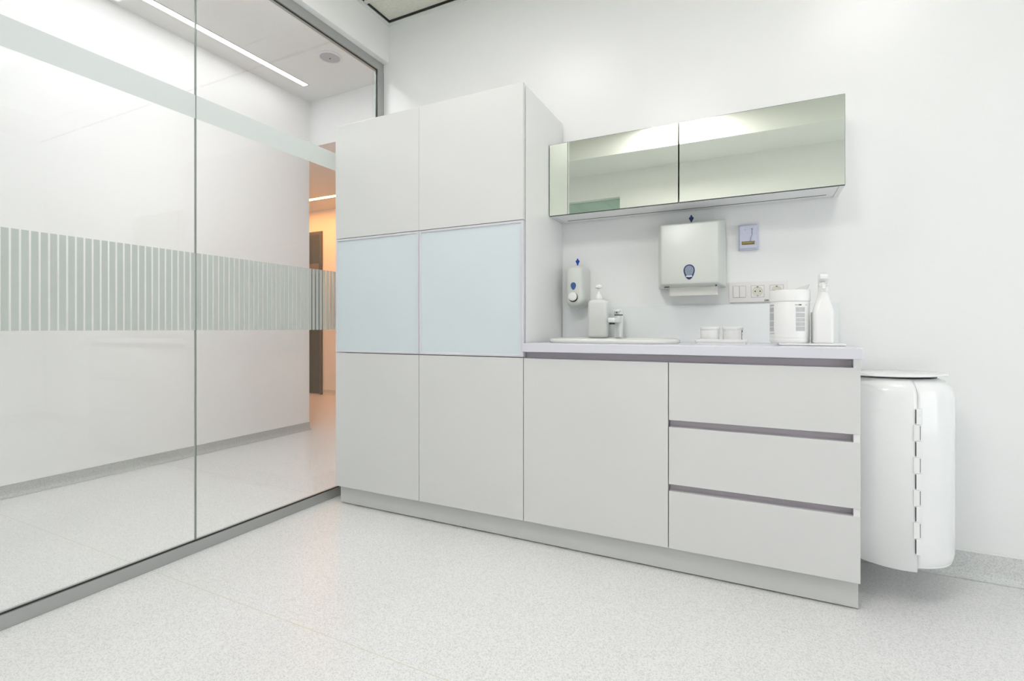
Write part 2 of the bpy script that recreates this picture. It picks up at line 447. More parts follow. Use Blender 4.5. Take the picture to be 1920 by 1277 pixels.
# ------------------------------------------------------------------ glass partition (window_1)
gp = bpy.data.objects.new('window_1', None); COL.objects.link(gp); gp.location = (XG, 1.2, 0); gp['kind'] = 'structure'
gp['label'] = 'floor to header glass partition with striped privacy film'
XF0, XF1 = -2.108, -2.072
boxes('bottom_channel', [(XF0, XF1, YB, YW - .005, .0005, .038), (XF0, XG - .006, YB, YW - .005, .038, .046), (XG + .006, XF1, YB, YW - .005, .038, .046)], M['alu'], gp)
boxes('top_channel', [(XF0, XF1, YB, YW - .004, 2.508, 2.5595)], M['alu'], gp)
boxes('jamb', [(XG - .0056, XF1, 2.358, YW - .001, .046, 2.508)], M['alu'], gp)
boxes('glazing_gasket', [(XG + .0055, XG + .010, YB, 2.358, .046, .051), (XG + .0055, XG + .010, YB, 2.358, 2.503, 2.508), (XG + .0055, XG + .012, 2.352, 2.358, .05, 2.503)], M['gasket'], gp)
YJ = 1.269
for (y0, y1) in ((YB, YJ - .0015), (YJ + .0015, 2.357)):
    bm = bmesh.new()
    add_box(bm, XG - .005, XG + .005, y0, y1, .040, 2.507)
    for f in bm.faces:
        if abs(f.normal.y) > .9: f.material_index = 1
    pane = mesh_obj('glass_pane', bm, [M['glass'], M['glass_edge']], gp)
    fb = bmesh.new()
    k0 = math.ceil((y0 - 0.6966) / 0.02388)
    edges = []
    y = 0.6966 + k0 * 0.02388
    prev = y0 + .001
    while True:                                   # clear gaps 5.5 mm wide between the stripes
        a, b = y - .00275, y + .00275
        if a > y1: break
        if a > prev: edges.append((prev, a))
        prev = b
        y += 0.02388
    if prev < y1 - .002: edges.append((prev, y1 - .001))
    for a, b in edges:
        add_box(fb, XG + .0052, XG + .0054, a, b, .918, 1.238)
    mesh_obj('striped_privacy_film', fb, M['film'], pane)
    fb = bmesh.new(); add_box(fb, XG + .0052, XG + .0054, y0 + .001, y1 - .001, 1.795, 1.892)
    mesh_obj('plain_privacy_film', fb, M['film_top'], pane)

# ------------------------------------------------------------------ lamps
def ceiling_panel(x0, y0, label, mat='panel'):
    t = thing('ceiling_panel_light', label, 'ceiling light', (x0 + .3, y0 + .3, ZC), 'square light panels in the room ceiling')
    boxes('lamp_frame', [(x0 + .012, x0 + .03, y0 + .012, y0 + .588, ZC - .004, ZC + .01), (x0 + .57, x0 + .588, y0 + .012, y0 + .588, ZC - .004, ZC + .01),
          (x0 + .03, x0 + .57, y0 + .012, y0 + .03, ZC - .004, ZC + .01), (x0 + .03, x0 + .57, y0 + .57, y0 + .588, ZC - .004, ZC + .01)], M['lamp_rim'], t)
    box('diffuser', (x0 + .03, x0 + .57, y0 + .03, y0 + .57, ZC - .001, ZC + .006), M[mat], t)
    return t
ceiling_panel(.29, .98, 'square white light panel in the ceiling, seen mirrored at the left glass edge', 'panel')
ceiling_panel(-.90, -.22, 'square white light panel next to the soffit, glowing in the mirror', 'panel_bright')
ceiling_panel(-1.49, .98, 'square white light panel in the ceiling in front of the tall cabinets', 'panel_dim')

def corridor_fill_panel(x0, y0, label):  # extra panels out of view, added to brighten corridor and lobby
    t = thing('ceiling_panel_light', label, 'ceiling light', (x0 + .3, y0 + .3, ZK), 'added fill light panels in the corridor ceiling')
    box('lamp_frame', (x0, x0 + .6, y0, y0 + .6, ZK - .006, ZK - .0005), M['lamp_rim'], t, bevel=.001)
    box('diffuser', (x0 + .02, x0 + .58, y0 + .02, y0 + .58, ZK - .0075, ZK - .0062), M['corr_fill'], t)
corridor_fill_panel(-2.76, 1.5, 'unseen fill light panel added to the corridor ceiling nearest the ceiling speaker')
corridor_fill_panel(-.6, -2.3, 'unseen fill light panel added to the lobby ceiling behind the room')
t = thing('linear_ceiling_light', 'long thin white light line in the corridor ceiling', 'ceiling light', (-3.445, 0, ZK))
boxes('lamp_frame', [(-3.477, -3.471, -3.0, 3.03, ZK - .003, ZK + .004), (-3.421, -3.415, -3.0, 3.03, ZK - .003, ZK + .004), (-3.471, -3.421, 3.022, 3.03, ZK - .003, ZK + .004)], M['alu'], t)
box('diffuser', (-3.471, -3.421, -3.0, 3.022, ZK - .004, ZK + .001), M['strip'], t)
t = thing('linear_ceiling_light', 'warm glowing light line in the low ceiling of the hall', 'ceiling light', (-4.6, 4.59, ZL))
boxes('lamp_frame', [(-6.2, -4.45, 4.555, 4.562, ZL - .004, ZL + .002), (-6.2, -4.45, 4.618, 4.625, ZL - .004, ZL + .002)], M['lamp_rim'], t)
box('diffuser', (-6.2, -4.45, 4.562, 4.618, ZL - .005, ZL + .001), M['warm'], t)

t = thing('ceiling_speaker', 'round grey speaker with pale rim in the corridor ceiling', 'speaker', (-2.922, 2.79, ZK))
lathe('rim', -2.922, 2.79, [(.088, ZK), (.09, ZK - .006), (.082, ZK - .010), (.074, ZK - .008), (.074, ZK)], M['lamp_rim'], t)
g = lathe('grille', -2.922, 2.79, [(.0735, ZK - .001), (.0735, ZK - .007), (.05, ZK - .0105), (.01, ZK - .012)], M['speaker'], t)
lathe('centre_dot', -2.922, 2.79, [(.006, ZK - .011), (.006, ZK - .014)], M['steel_dark'], g, n=14)

# door in the far wall
d1 = bpy.data.objects.new('door_1', None); COL.objects.link(d1); d1.location = (-5.9, YF, 0); d1['kind'] = 'structure'
d1['label'] = 'dark grey door in the far hall wall'
boxes('door_frame', [(-5.50, -5.46, YF - .02, YF - .001, .001, 2.29), (-6.46, -6.42, YF - .02, YF - .001, .001, 2.29), (-6.42, -5.50, YF - .02, YF - .001, 2.24, 2.29)], M['door_frame'], d1)
box('door_leaf', (-6.42, -5.50, YF - .016, YF - .001, .01, 2.24), M['door_dark'], d1)
boxes('door_rail', [(-6.41, -5.51, YF - .024, YF - .016, 1.70, 1.84)], pbr('taupe_rail', (.16, .13, .105), .4), d1)

# ------------------------------------------------------------------ tall cabinets
XT = [-1.983, -1.445, -0.8965]
CARC_Y = 1.960
def tall_unit(x0, x1, label):
    t = thing('tall_cabinet', label, 'cabinet', ((x0 + x1) / 2, 2.17, 0), 'tall white cabinets by the glass partition')
    box('carcass', (x0 + .0006, x1 - .0006, CARC_Y, YW - .0015, .106, 1.981), M['lam_side'], t, bevel=.0008, seg=1)
    for fx in (x0 + .06, x1 - .06):
        for fy in (2.03, 2.34):
            lathe('foot', fx, fy, [(.022, .0005), (.022, .012), (.014, .016), (.014, .106)], M['steel_dark'], t, n=14)
    g = .0014
    box('upper_door', (x0 + .0006, x1 - .0006, YD, YD + .019, 1.3935, 1.983), M['lam'], t, bevel=.001, seg=2)
    box('lower_door', (x0 + g, x1 - (g if x1 < -1 else .0006), YD, YD + .019, .101, .7985), M['lam'], t, bevel=.001, seg=2)
    gd = bmesh.new()
    a0, a1, b0, b1, w = x0 + .001, x1 - .001, .8025, 1.3905, .010
    for d in ((a0, a0 + w, b0, b1), (a1 - w, a1, b0, b1), (a0 + w, a1 - w, b0, b0 + w), (a0 + w, a1 - w, b1 - w, b1)):
        add_box(gd, d[0], d[1], YD - .0005, YD + .019, d[2], d[3], bevel=.0008, seg=1)
    fr = mesh_obj('glass_door_frame', gd, M['alu_frame'], t)
    p = box('door_glass', (a0 + w - .001, a1 - w + .001, YD + .004, YD + .010, b0 + w - .001, b1 - w + .001), M['blue_glass'], fr)
    p['label'] = 'pale blue door glass'
    return t
tall_unit(XT[0], XT[1], 'left tall white cabinet with pale blue glass door, next to the glass partition')
tall_unit(XT[1], XT[2], 'right tall white cabinet with pale blue glass door, beside the worktop')

pl = box('plinth_panel', (-1.982, .3005, 1.966, 1.982, .005, .1005), M['plinth'], bevel=.0008, seg=1)
tag(pl, 'long pale grey plinth board running under all the cabinets', 'plinth')

# ------------------------------------------------------------------ base units
BZ1 = .8255
def carcass_panels(x0, x1, yl, yr, sidew=.018):
    return [(x0, x0 + sidew, yl, YW - .002, .106, BZ1), (x1 - sidew, x1, yr, YW - .002, .106, BZ1),
            (x0 + sidew, x1 - sidew, 1.966, YW - .002, .106, .124), (x0 + sidew, x1 - sidew, YW - .012, YW - .002, .124, BZ1)]
def grip(name, x0, x1, z0, z1, parent):
    """C-shaped recessed grip channel"""
    prof = [(1.951, z0 - .006), (1.951, z0 - .003), (1.956, z0 - .001), (1.960, z0 + .004), (1.960, z1 - .004), (1.957, z1 - .001), (1.952, z1), (1.952, z1 + .001),
            (1.965, z1 + .001), (1.965, z0 - .006)]
    bm = bmesh.new()
    add_loft(bm, [[(x, a, b) for a, b in prof] for x in (x0, x1)])
    return mesh_obj(name, bm, M['groove'], parent)
def feet(t, x0, x1):
    for fx in (x0 + .06, x1 - .06):
        for fy in (2.03, 2.34):
            lathe('foot', fx, fy, [(.022, .0005), (.022, .012), (.014, .016), (.014, .106)], M['steel_dark'], t, n=14)

XB = [-.8955, -.296, .3012]
t = thing('base_cabinet', 'white base cabinet with one plain door under the sink', 'cabinet', (-.596, 2.17, 0))
boxes('carcass', carcass_panels(XB[0], XB[1] - .0005, 1.966, 1.966), M['lam_side'], t)
feet(t, XB[0], XB[1])
box('door', (XB[0] + .0016, XB[1] - .0016, YD, YD + .019, .101, .7975), M['lam'], t, bevel=.001)
grip('grip_channel', XB[0] + .0015, XB[1] - .0003, .797, .8245, t)

t = thing('drawer_cabinet', 'white base cabinet with three wide drawers beside the wall bin', 'cabinet', (.003, 2.17, 0))
boxes('carcass', carcass_panels(XB[1] + .0005, XB[2] - .0004, 1.966, 1.9345), M['lam_side'], t)
feet(t, XB[1], XB[2])
gx0, gx1 = XB[1] + .003, XB[2] - .0188
for z0, z1 in ((.582, .7975), (.3415, .5555), (.101, .3155)):
    bm = bmesh.new()
    add_box(bm, XB[1] + .0016, XB[2], YD, YD + .019, z0, z1, bevel=.001)
    dr = mesh_obj('drawer_front', bm, M['lam'], t)
    boxes('drawer_box', [(XB[1] + .03, XB[1] + .045, YD + .0195, 2.36, z0 + .03, z1 - .05), (XB[2] - .045, XB[2] - .03, YD + .0195, 2.36, z0 + .03, z1 - .05),
          (XB[1] + .045, XB[2] - .045, YD + .0195, 2.36, z0 + .02, z0 + .03)], M['lam_side'], dr)
grip('grip_channel', XB[1] + .0003, gx1, .797, .8245, t)
grip('grip_channel', gx0, gx1, .556, .5815, t)
grip('grip_channel', gx0, gx1, .316, .341, t)

# ------------------------------------------------------------------ worktop with the sink cut-out
SX0, SX1, SY0, SY1 = -.862, -.292, 2.015, 2.375
bm = bmesh.new()
outer = [(-.8953, 1.915), (.306, 1.915), (.306, YW - .0015), (-.8953, YW - .0015)]
hx0, hx1, hy0, hy1 = SX0 + .05, SX1 - .05, SY0 + .04, SY1 - .04
z0, z1 = .826, .862
def quad(pts): bm.faces.new([bm.verts.new(p) for p in pts])
ov = {z: [bm.verts.new((x, y, z)) for x, y in outer] for z in (z0, z1)}
hv = {z: [bm.verts.new(p) for p in ((hx0, hy0, z), (hx1, hy0, z), (hx1, hy1, z), (hx0, hy1, z))] for z in (z0, z1)}
for i in range(4):
    j = (i + 1) % 4
    for z in (z0, z1): bm.faces.new((ov[z][i], ov[z][j], hv[z][j], hv[z][i]))
    bm.faces.new((ov[z0][i], ov[z0][j], ov[z1][j], ov[z1][i]))
    bm.faces.new((hv[z0][i], hv[z0][j], hv[z1][j], hv[z1][i]))
ed = [e for e in bm.edges if abs(e.verts[0].co.y - 1.915) < 1e-5 and abs(e.verts[1].co.y - 1.915) < 1e-5]
bmesh.ops.bevel(bm, geom=ed, offset=.0015, segments=2, affect='EDGES', profile=.5)
wt = mesh_obj('worktop', bm, M['worktop'])
tag(wt, 'long white worktop lying across the base and drawer cabinets', 'worktop')

# sink
t = thing('sink', 'white oval-ended inset sink with raised rolled rim on the worktop', 'sink', ((SX0 + SX1) / 2, 2.19, .862))
bm = bmesh.new()
def lp(inset, z, r, shift=0.0, back=0.0):
    return [(x, y, z) for x, y in rrect(SX0 + inset, SX1 - inset, SY0 + inset, SY1 - inset - back, max(r - inset * .6, .03), 10)]
prof = [(.003, .8622, .16, 0), (0, .866, .16, 0), (0, .874, .16, 0), (.004, .8795, .16, 0), (.010, .882, .16, 0), (.022, .882, .16, .045), (.028, .879, .16, .045),
        (.034, .868, .16, .045), (.060, .79, .15, .05), (.085, .752, .14, .05), (.12, .745, .12, .05)]
loops = [lp(i, z, r, back=b) for i, z, r, b in prof]
add_loft(bm, loops, cap0=False)
sk = smooth_angle(mesh_obj('basin', bm, M['ceramic'], t), 50)
lathe('drain', -.577, 2.165, [(.028, .7455), (.028, .748), (.018, .749), (.016, .7465)], M['chrome'], t, n=24)

# tap
fx, fy = -.583, 2.322
t = thing('tap', 'short white single-lever mixer tap behind the sink', 'tap', (fx, fy, .882))
lathe('column', fx, fy, [(.0225, .8821), (.0225, .885), (.0205, .887), (.0205, .984), (.0195, .9855)], M['fauc'], t)
bm = bmesh.new()
add_box(bm, fx - .0165, fx + .0165, fy - .135, fy - .003, .951, .973, bevel=.005, seg=3)
smooth_angle(mesh_obj('spout', bm, M['fauc'], t))
lathe('aerator', fx, fy - .118, [(.0125, .9515), (.0125, .944), (.009, .9435)], M['steel_dark'], t, n=20)
lathe('collar_ring', fx, fy, [(.0195, .9845), (.0195, .991)], M['door_dark'], t)
lv = lathe('lever', fx, fy, [(.0205, .9912), (.0205, 1.008), (.019, 1.013), (.012, 1.016)], M['fauc'], t)
bm = bmesh.new(); add_box(bm, fx - .0145, fx + .0145, fy - .052, fy - .01, 1.003, 1.011, bevel=.003, seg=3)
smooth_angle(mesh_obj('lever_blade', bm, M['fauc'], lv))
bm = bmesh.new(); add_loft(bm, [circle(fx - .004, .999, fy - .0203, .003, 12, 'y'), circle(fx - .004, .999, fy - .0215, .003, 12, 'y')])
mesh_obj('temperature_mark', bm, M['steel_dark'], lv)

# splashback
bm = bmesh.new()
add_box(bm, -.8945, .302, 2.4055, 2.4115, .8625, 1.032)
for f in bm.faces:
    if f.normal.z > .9 or abs(f.normal.x) > .9: f.material_index = 1
tag(mesh_obj('splashback', bm, [M['splash'], M['splash_edge']]), 'low pale glass splashback panel standing along the worktop wall', 'splashback')

# ------------------------------------------------------------------ mirrored wall cabinet
MX0, MX1, MY, MZ0, MZ1 = -.894, .300, 2.223, 1.463, 1.808
MM = -.2985
t = thing('mirror_cabinet', 'wide wall cabinet with two mirrored doors above the worktop', 'cabinet', (-.3, YW, MZ0))
boxes('carcass', [(MX0, MX0 + .018, MY + .010, YW - .001, MZ0 + .001, MZ1), (MX1 - .018, MX1, MY + .010, YW - .001, MZ0 + .001, MZ1),
      (MX0 + .018, MX1 - .018, MY + .010, YW - .001, MZ1 - .018, MZ1), (MX0 + .018, MX1 - .018, YW - .008, YW - .001, MZ0 + .02, MZ1 - .018)], M['lam_side'], t)
ymid = 2.358
un = boxes('underside_panel', [(MX0 + .0188, MX1 - .0188, MY + .011, ymid, MZ0 + .002, MZ0 + .018), (MX0 + .0188, MX1 - .0188, ymid + .012, YW - .006, MZ0 + .002, MZ0 + .018),
      (MX0 + .0188, MX0 + .042, ymid, ymid + .012, MZ0 + .002, MZ0 + .018), (MX1 - .046, MX1 - .0188, ymid, ymid + .012, MZ0 + .002, MZ0 + .018)], M['underside'], t)
boxes('light_slot', [(MX0 + .042, MX1 - .046, ymid, ymid + .012, MZ0 + .0026, MZ0 + .016)], M["dark"], un)
for a, b in ((MX0, MM - .001), (MM + .001, MX1)):
    dr = box('mirror_door', (a + .0006, b - .0006, MY + .0035, MY + .0098, MZ0 + .0005, MZ1), M['door_dark'], t)
    box('mirror_glass', (a + .0022, b - .0022, MY, MY + .0035, MZ0 + .003, MZ1 - .0026), M['mirror'], dr)

# ------------------------------------------------------------------ things on the wall
def prism_y(name, pts, y0, y1, mat, parent=None, bevel=0.0, seg=3, smooth=True):
    """outline in the xz plane extruded from y0 (front) to y1"""
    bm = bmesh.new()
    add_loft(bm, [[(x, y1, z) for x, z in pts], [(x, y0, z) for x, z in pts]])
    if bevel:
        ed = [e for e in bm.edges if abs(e.verts[0].co.y - y0) < 1e-6 and abs(e.verts[1].co.y - y0) < 1e-6]
        bmesh.ops.bevel(bm, geom=ed, offset=bevel, segments=seg, affect='EDGES', profile=.5)
    o = mesh_obj(name, bm, mat, parent)
    return smooth_angle(o, 35) if smooth else o

def egg(cx, cz, w, h, n=28):
    pts = []
    for i in range(n):
        a = 2 * PI * i / n
        s = math.sin(a)
        ww = w * (1.0 + .22 * s)                       # wider at the top
        pts.append((cx + ww / 2 * math.cos(a) * (1 - .04 * (s < 0)), cz + h / 2 * s))
    return pts

def key_pts(cx, z):
    raw = [(-.0032, 0), (-.0032, .007), (-.0045, .010), (-.0105, .021), (-.0095, .025), (-.004, .029), (-.0035, .033), (-.0018, .036), (.0018, .036), (.0035, .033),
           (.004, .029), (.0095, .025), (.0105, .021), (.0045, .010), (.0032, .007), (.0032, 0)]
    return [(cx + a, z + b) for a, b in raw]

# soap dispenser
sx = -.7985
t = thing('soap_dispenser', 'rounded grey-white wall soap dispenser with blue oval window', 'soap dispenser', (sx, YW, 1.03))
bm = bmesh.new()
loops = []
for y, ins in ((YW - .001, .0), (2.37, .0), (2.335, .003), (2.315, .008), (2.305, .014), (2.2995, .021), (2.2972, .027), (2.2965, .030)):
    loops.append([(x, y, z) for x, z in rrect(sx - .051 + ins, sx + .051 - ins, 1.028 + ins, 1.238 - ins * .9, min(max(.036 - ins * .5, .02), (.051 - ins) * .96), 7)])
add_loft(bm, loops)
hs = smooth_angle(mesh_obj('housing', bm, M['grey_plastic'], t), 28)
prism_y('level_window', egg(sx + .001, 1.131, .026, .037), 2.294, 2.2975, M['blue_window'], t, bevel=.0008)
disc_y('push_button', sx + .0, 1.080, [(.0185, 2.299), (.0215, 2.289), (.021, 2.284), (.018, 2.281), (.008, 2.280)], M['white_plastic'], t)
disc_y('button_recess', sx + .0, 1.077, [(.0235, 2.2985), (.0235, 2.2955)], M['steel_dark'], t)
lathe('nozzle', sx, 2.345, [(.006, 1.0285), (.006, 1.018), (.004, 1.016)], M['cloudy'], t, n=14)
k = prism_y('dispenser_key', key_pts(sx + .002, 1.2365), 2.356, 2.3585, M['blue'], smooth=False)
tag(k, 'bright blue plastic key stuck in the top of the soap dispenser', 'key', 'dispenser keys')

# paper towel dispenser
t = thing('paper_towel_dispenser', 'square grey-white paper towel dispenser with dark oval window', 'towel dispenser', (-.265, YW, 1.11))
bm = bmesh.new()
loops = []
for y, x0, x1, za, zb, r in ((YW - .001, -.409, -.121, 1.108, 1.405, .005), (2.385, -.409, -.121, 1.108, 1.405, .005), (2.36, -.406, -.124, 1.109, 1.403, .006),
                          (2.32, -.394, -.136, 1.113, 1.394, .008), (2.296, -.386, -.143, 1.118, 1.388, .009), (2.290, -.382, -.147, 1.122, 1.384, .009), (2.288, -.378, -.151, 1.126, 1.380, .008)):
    loops.append([(x, y, z) for x, z in rrect(x0, x1, za, zb, r, 5)])
add_loft(bm, loops)
hs = smooth_angle(mesh_obj('housing', bm, M['grey_plastic'], t), 28)
prism_y('window_ring', egg(-.263, 1.172, .045, .066), 2.2855, 2.289, M['navy'], t, bevel=.001)
prism_y('level_window', egg(-.263, 1.174, .036, .052), 2.2845, 2.286, M['grey_window'], t, bevel=.0006)
prism_y('window_mark', rrect(-.276, -.250, 1.1505, 1.1555, .002, 3), 2.2838, 2.2846, M['cloudy'], t)
boxes('lock_slot', [(-.372, -.350, 2.306, 2.312, 1.1085, 1.1125)], M['steel_dark'], t)
boxes('lock_dot', [(-.158, -.153, 2.306, 2.311, 1.1085, 1.1135)], M['steel_dark'], t)
bm = bmesh.new()
arc = [(-.300 + .075 * i / 10, 1.1075 + .006 * math.sin(PI * i / 10)) for i in range(11)]
pts = [(-.354, 1.108)] + arc + [(-.150, 1.108), (-.150, 1.072), (-.354, 1.072)]
add_loft(bm, [[(x, 2.335, z) for x, z in pts], [(x, 2.3335, z) for x, z in pts]])
pt = mesh_obj('paper_towel', bm, M['paper'])
tag(pt, 'folded white paper towel hanging from the slot of the towel dispenser', 'paper towel')
k = prism_y('dispenser_key', key_pts(-.262, 1.3985), 2.356, 2.3585, M['navy'], smooth=False)
tag(k, 'dark blue plastic key stuck in the top of the paper towel dispenser', 'key', 'dispenser keys')

# small battery holder on the wall
t = thing('battery_sensor', 'small lavender-white wall unit with exposed battery and black wire', 'wall unit', (-.03, YW, 1.27))
bm = bmesh.new()
bx0, bx1 = -.070, .008
prof = [(YW - .001, 1.268), (2.399, 1.268), (2.387, 1.275), (2.384, 1.282), (2.384, 1.305), (2.389, 1.318), (2.392, 1.330), (2.391, 1.341), (2.386, 1.350), (2.384, 1.360), (2.386, 1.371), (2.393, 1.378), (YW - .001, 1.380)]
add_loft(bm, [[(x, y if s == 0 else min(y + .008, YW - .001), z) for y, z in prof] for x, s in ((bx0, 1), (bx0 + .006, 0), (bx1 - .006, 0), (bx1, 1))])
smooth_angle(mesh_obj('housing', bm, M['lav_plastic'], t), 25)
bm = bmesh.new()
add_loft(bm, [circle(2.3845, 1.2965, x, r, 16, 'x') for x, r in ((-.054, .004), (-.053, .0068), (-.012, .0068), (-.011, .0068), (-.010, .003))])
smooth_angle(mesh_obj('battery', bm, M['brass'], t), 40)
boxes('battery_clip', [(-.0575, -.0545, 2.379, 2.3865, 1.289, 1.304), (-.0095, -.0065, 2.379, 2.3865, 1.289, 1.304), (-.055, -.009, 2.3835, 2.3845, 1.2885, 1.2905)], M['brass'], t)
tube('wire', [(-.017, 2.3835, 1.355), (-.0165, 2.381, 1.348), (-.018, 2.386, 1.339), (-.016, 2.388, 1.331), (-.021, 2.387, 1.322), (-.023, 2.384, 1.312), (-.025, 2.381, 1.303), (-.018, 2.378, 1.297), (-.012, 2.379, 1.291)], .0006, M['steel_dark'], t, 6)
disc_y('screw_hole', -.017, 1.356, [(.0018, 2.3845), (.0018, 2.3832)], M['steel_dark'], t, 12)
disc_y('screw_hole', -.044, 1.354, [(.0013, 2.3845), (.0013, 2.3832)], M['steel_dark'], t, 12)

# switch and socket panel
t = thing('socket_panel', 'white three-gang wall plate with twin light switch and two sockets', 'socket panel', (.005, YW, 1.04))
prism_y('cover_plate', rrect(-.108, .118, 1.040, 1.129, .003, 3), 2.404, YW - .001, M['switch'], t, bevel=.0015, seg=2)
for x0, x1 in ((-.0915, -.0678), (-.0662, -.0425)):
    prism_y('switch_rocker', rrect(x0, x1, 1.0625, 1.111, .0012, 2), 2.4005, 2.4035, M['switch'], t, bevel=.0006, seg=1)
boxes('switch_surround', [(-.093, -.041, 2.4036, 2.4042, 1.061, 1.1125)], M['seam'], t)
for cx in (.005, .078):
    s = prism_y('socket_insert', rrect(cx - .0245, cx + .0245, 1.062, 1.111, .0015, 2), 2.4018, 2.4038, M['switch'], t)
    boxes('socket_surround', [(cx - .026, cx + .026, 2.4036, 2.4041, 1.0605, 1.1125)], M['seam'], s)
    bm = bmesh.new()          # recessed cup drawn as a dished ring
    add_loft(bm, [circle(cx, 1.0865, y, r, 28, 'y') for r, y in ((.0205, 2.4025), (.0205, 2.4004), (.0195, 2.4004), (.0185, 2.4012), (.0180, 2.4012))])
    cup = smooth_angle(mesh_obj('socket_cup', bm, M['socket'], s), 40)
    for hx in (-.0095, .0095):
        disc_y('pin_hole', cx + hx, 1.0865, [(.0028, 2.4022), (.0028, 2.4006)], M['steel_dark'], s, 12)
    boxes('earth_clip', [(cx - .0025, cx + .0025, 2.3995, 2.4016, 1.1035, 1.1075)], M['steel_dark'], s)
    boxes('earth_clip', [(cx - .0015, cx + .0015, 2.3995, 2.4016, 1.0655, 1.0695)], M['steel_dark'], s)
# printed marking on the plate
cu = bpy.data.curves.new('marking', 'FONT'); cu.body = '230V'; cu.size = .0095; cu.extrude = .0001; cu.offset = .0003
to = bpy.data.objects.new('marking_tmp', cu); COL.objects.link(to)
bpy.context.view_layer.update()
me = bpy.data.meshes.new_from_object(to.evaluated_get(bpy.context.evaluated_depsgraph_get()))
bpy.data.objects.remove(to)
me.transform(Matrix.Translation((.031, 2.4036, 1.0435)) @ Matrix.Rotation(PI / 2, 4, 'X'))
me.materials.clear(); me.materials.append(M['ink'])
mk = bpy.data.objects.new('voltage_marking', me); COL.objects.link(mk); mk.parent = t
mk.matrix_parent_inverse = Matrix.Translation(-Vector(t.location))

# ------------------------------------------------------------------ things on the worktop
# pump bottle on the sink deck
bx, by = -.679, 2.322
t = thing('pump_bottle', 'cloudy white pump bottle standing on the sink deck left of the tap', 'bottle', (bx, by, .882))
bm = bmesh.new()
loops = []
for z, w, d, r in ((.8823, .040, .022, .012), (.886, .0455, .028, .014), (.893, .0475, .030, .015), (1.042, .0475, .030, .015), (1.052, .0455, .0285, .016), (1.0585, .040, .026, .017), (1.062, .030, .021, .0165), (1.0645, .0165, .0165, .0155), (1.072, .015, .015, .0145)):
    loops.append([(x, y, z) for x, y in rrect(bx - w, bx + w, by - d, by + d, r, 6)])
add_loft(bm, loops)
smooth_angle(mesh_obj('bottle_body', bm, M['cloudy'], t), 45)
pc = lathe('pump_collar', bx, by, [(.0175, 1.0665), (.0175, 1.071), (.013, 1.083), (.0065, 1.100), (.0055, 1.108), (.0055, 1.118)], M['white_plastic'], t, n=24)
bm = bmesh.new()
add_loft(bm, [circle(bx, by, z, r, 20) for r, z in ((.010, 1.117), (.0165, 1.119), (.0165, 1.129), (.011, 1.135))])
add_box(bm, bx - .006, bx + .005, by - .032, by - .006, 1.119, 1.126, bevel=.002)
smooth_angle(mesh_obj('pump_head', bm, M['white_plastic'], pc), 40)

# tray with two jars
t = thing('small_tray', 'small low white tray under the two jars', 'tray', (-.13, 2.2, .862))
bm = bmesh.new()
loops = []
for ins, z in ((.004, .8622), (.004, .8700), (.001, .8705), (.0, .8725), (.0, .8800), (.0015, .8815), (.004, .8810), (.006, .8765), (.010, .8760)):
    loops.append([(x, y, z) for x, y in rrect(-.226 + ins, -.0305 - ins, 2.145 + ins, 2.255 - ins, .010, 4)])
add_loft(bm, loops)
smooth_angle(mesh_obj('tray_body', bm, M['white_plastic'], t), 35)
def jar(cx, label, mark):
    t = thing('jar', label, 'jar', (cx, 2.2, .876), 'white jars on the small tray')
    lathe('jar_body', cx, 2.2, [(.034, .8763), (.0365, .880), (.0365, .921), (.035, .922)], M['white_plastic'], t)
    lathe('lid', cx, 2.2, [(.0385, .9205), (.0392, .9215), (.0392, .9300), (.0378, .9315), (.030, .9317), (.029, .9305)], M['white_plastic'], t)
    if mark:
        bm = bmesh.new()
        def patch(a0, a1, za, zb):
            R = .0369
            lo = []
            for z in (za, zb): lo.append([(cx + R * math.cos(a0 + (a1 - a0) * i / 6), 2.2 + R * math.sin(a0 + (a1 - a0) * i / 6), z) for i in range(7)])
            add_loft(bm, lo, closed=False)
        patch(math.radians(-24), math.radians(-20), .881, .918)
        patch(math.radians(-20), math.radians(-2), .910, .918)
        patch(math.radians(-14), math.radians(-8), .898, .902)
        patch(math.radians(-20), math.radians(-8), .880, .882)
        mesh_obj('printed_marks', bm, M['ink'], t)
    return t
jar(-.1725, 'left plain white jar with screw lid on the small tray', False)
jar(-.0865, 'right white jar with black print on its right side', True)

# tray under canister and spray bottle
t = thing('low_tray', 'flat white tray under the wipes canister and spray bottle', 'tray', (.17, 2.17, .862))
bm = bmesh.new()
loops = []
for ins, z in ((.004, .8622), (.0, .8650), (.0, .8700), (.002, .8712), (.005, .8695)):
    loops.append([(x, y, z) for x, y in rrect(.075 + ins, .285 - ins, 2.075 + ins, 2.28 - ins, .012, 4)])
add_loft(bm, loops)
smooth_angle(mesh_obj('tray_body', bm, M['white_plastic'], t), 35)

# wipes canister
cx, cy, R = .1125, 2.15, .0665
t = thing('wipes_canister', 'large white round wipes canister with lid and small print', 'canister', (cx, cy, .87))
lathe('canister_body', cx, cy, [(R - .004, .8712), (R, .876), (R, .884), (R - .001, .885), (R - .001, .891), (R, .892), (R, 1.023), (R - .003, 1.028), (R - .006, 1.030)], M['white_plastic'], t, n=48)
ld = lathe('lid', cx, cy, [(R + .0005, 1.026), (R + .002, 1.027), (R + .002, 1.063), (R, 1.067), (R - .006, 1.0685), (R - .008, 1.0675)], M['white_plastic'], t, n=48)
bm = bmesh.new()
add_loft(bm, [[(cx + .005, cy - .02, 1.069), (cx + .055, cy + .0, 1.070), (cx + .060, cy + .03, 1.070), (cx + .010, cy + .035, 1.069)],
              [(cx + .012, cy - .02, 1.071), (cx + .064, cy + .0, 1.090), (cx + .068, cy + .03, 1.092), (cx + .014, cy + .035, 1.071)]])
mesh_obj('lid_flap', bm, M['white_plastic'], ld)
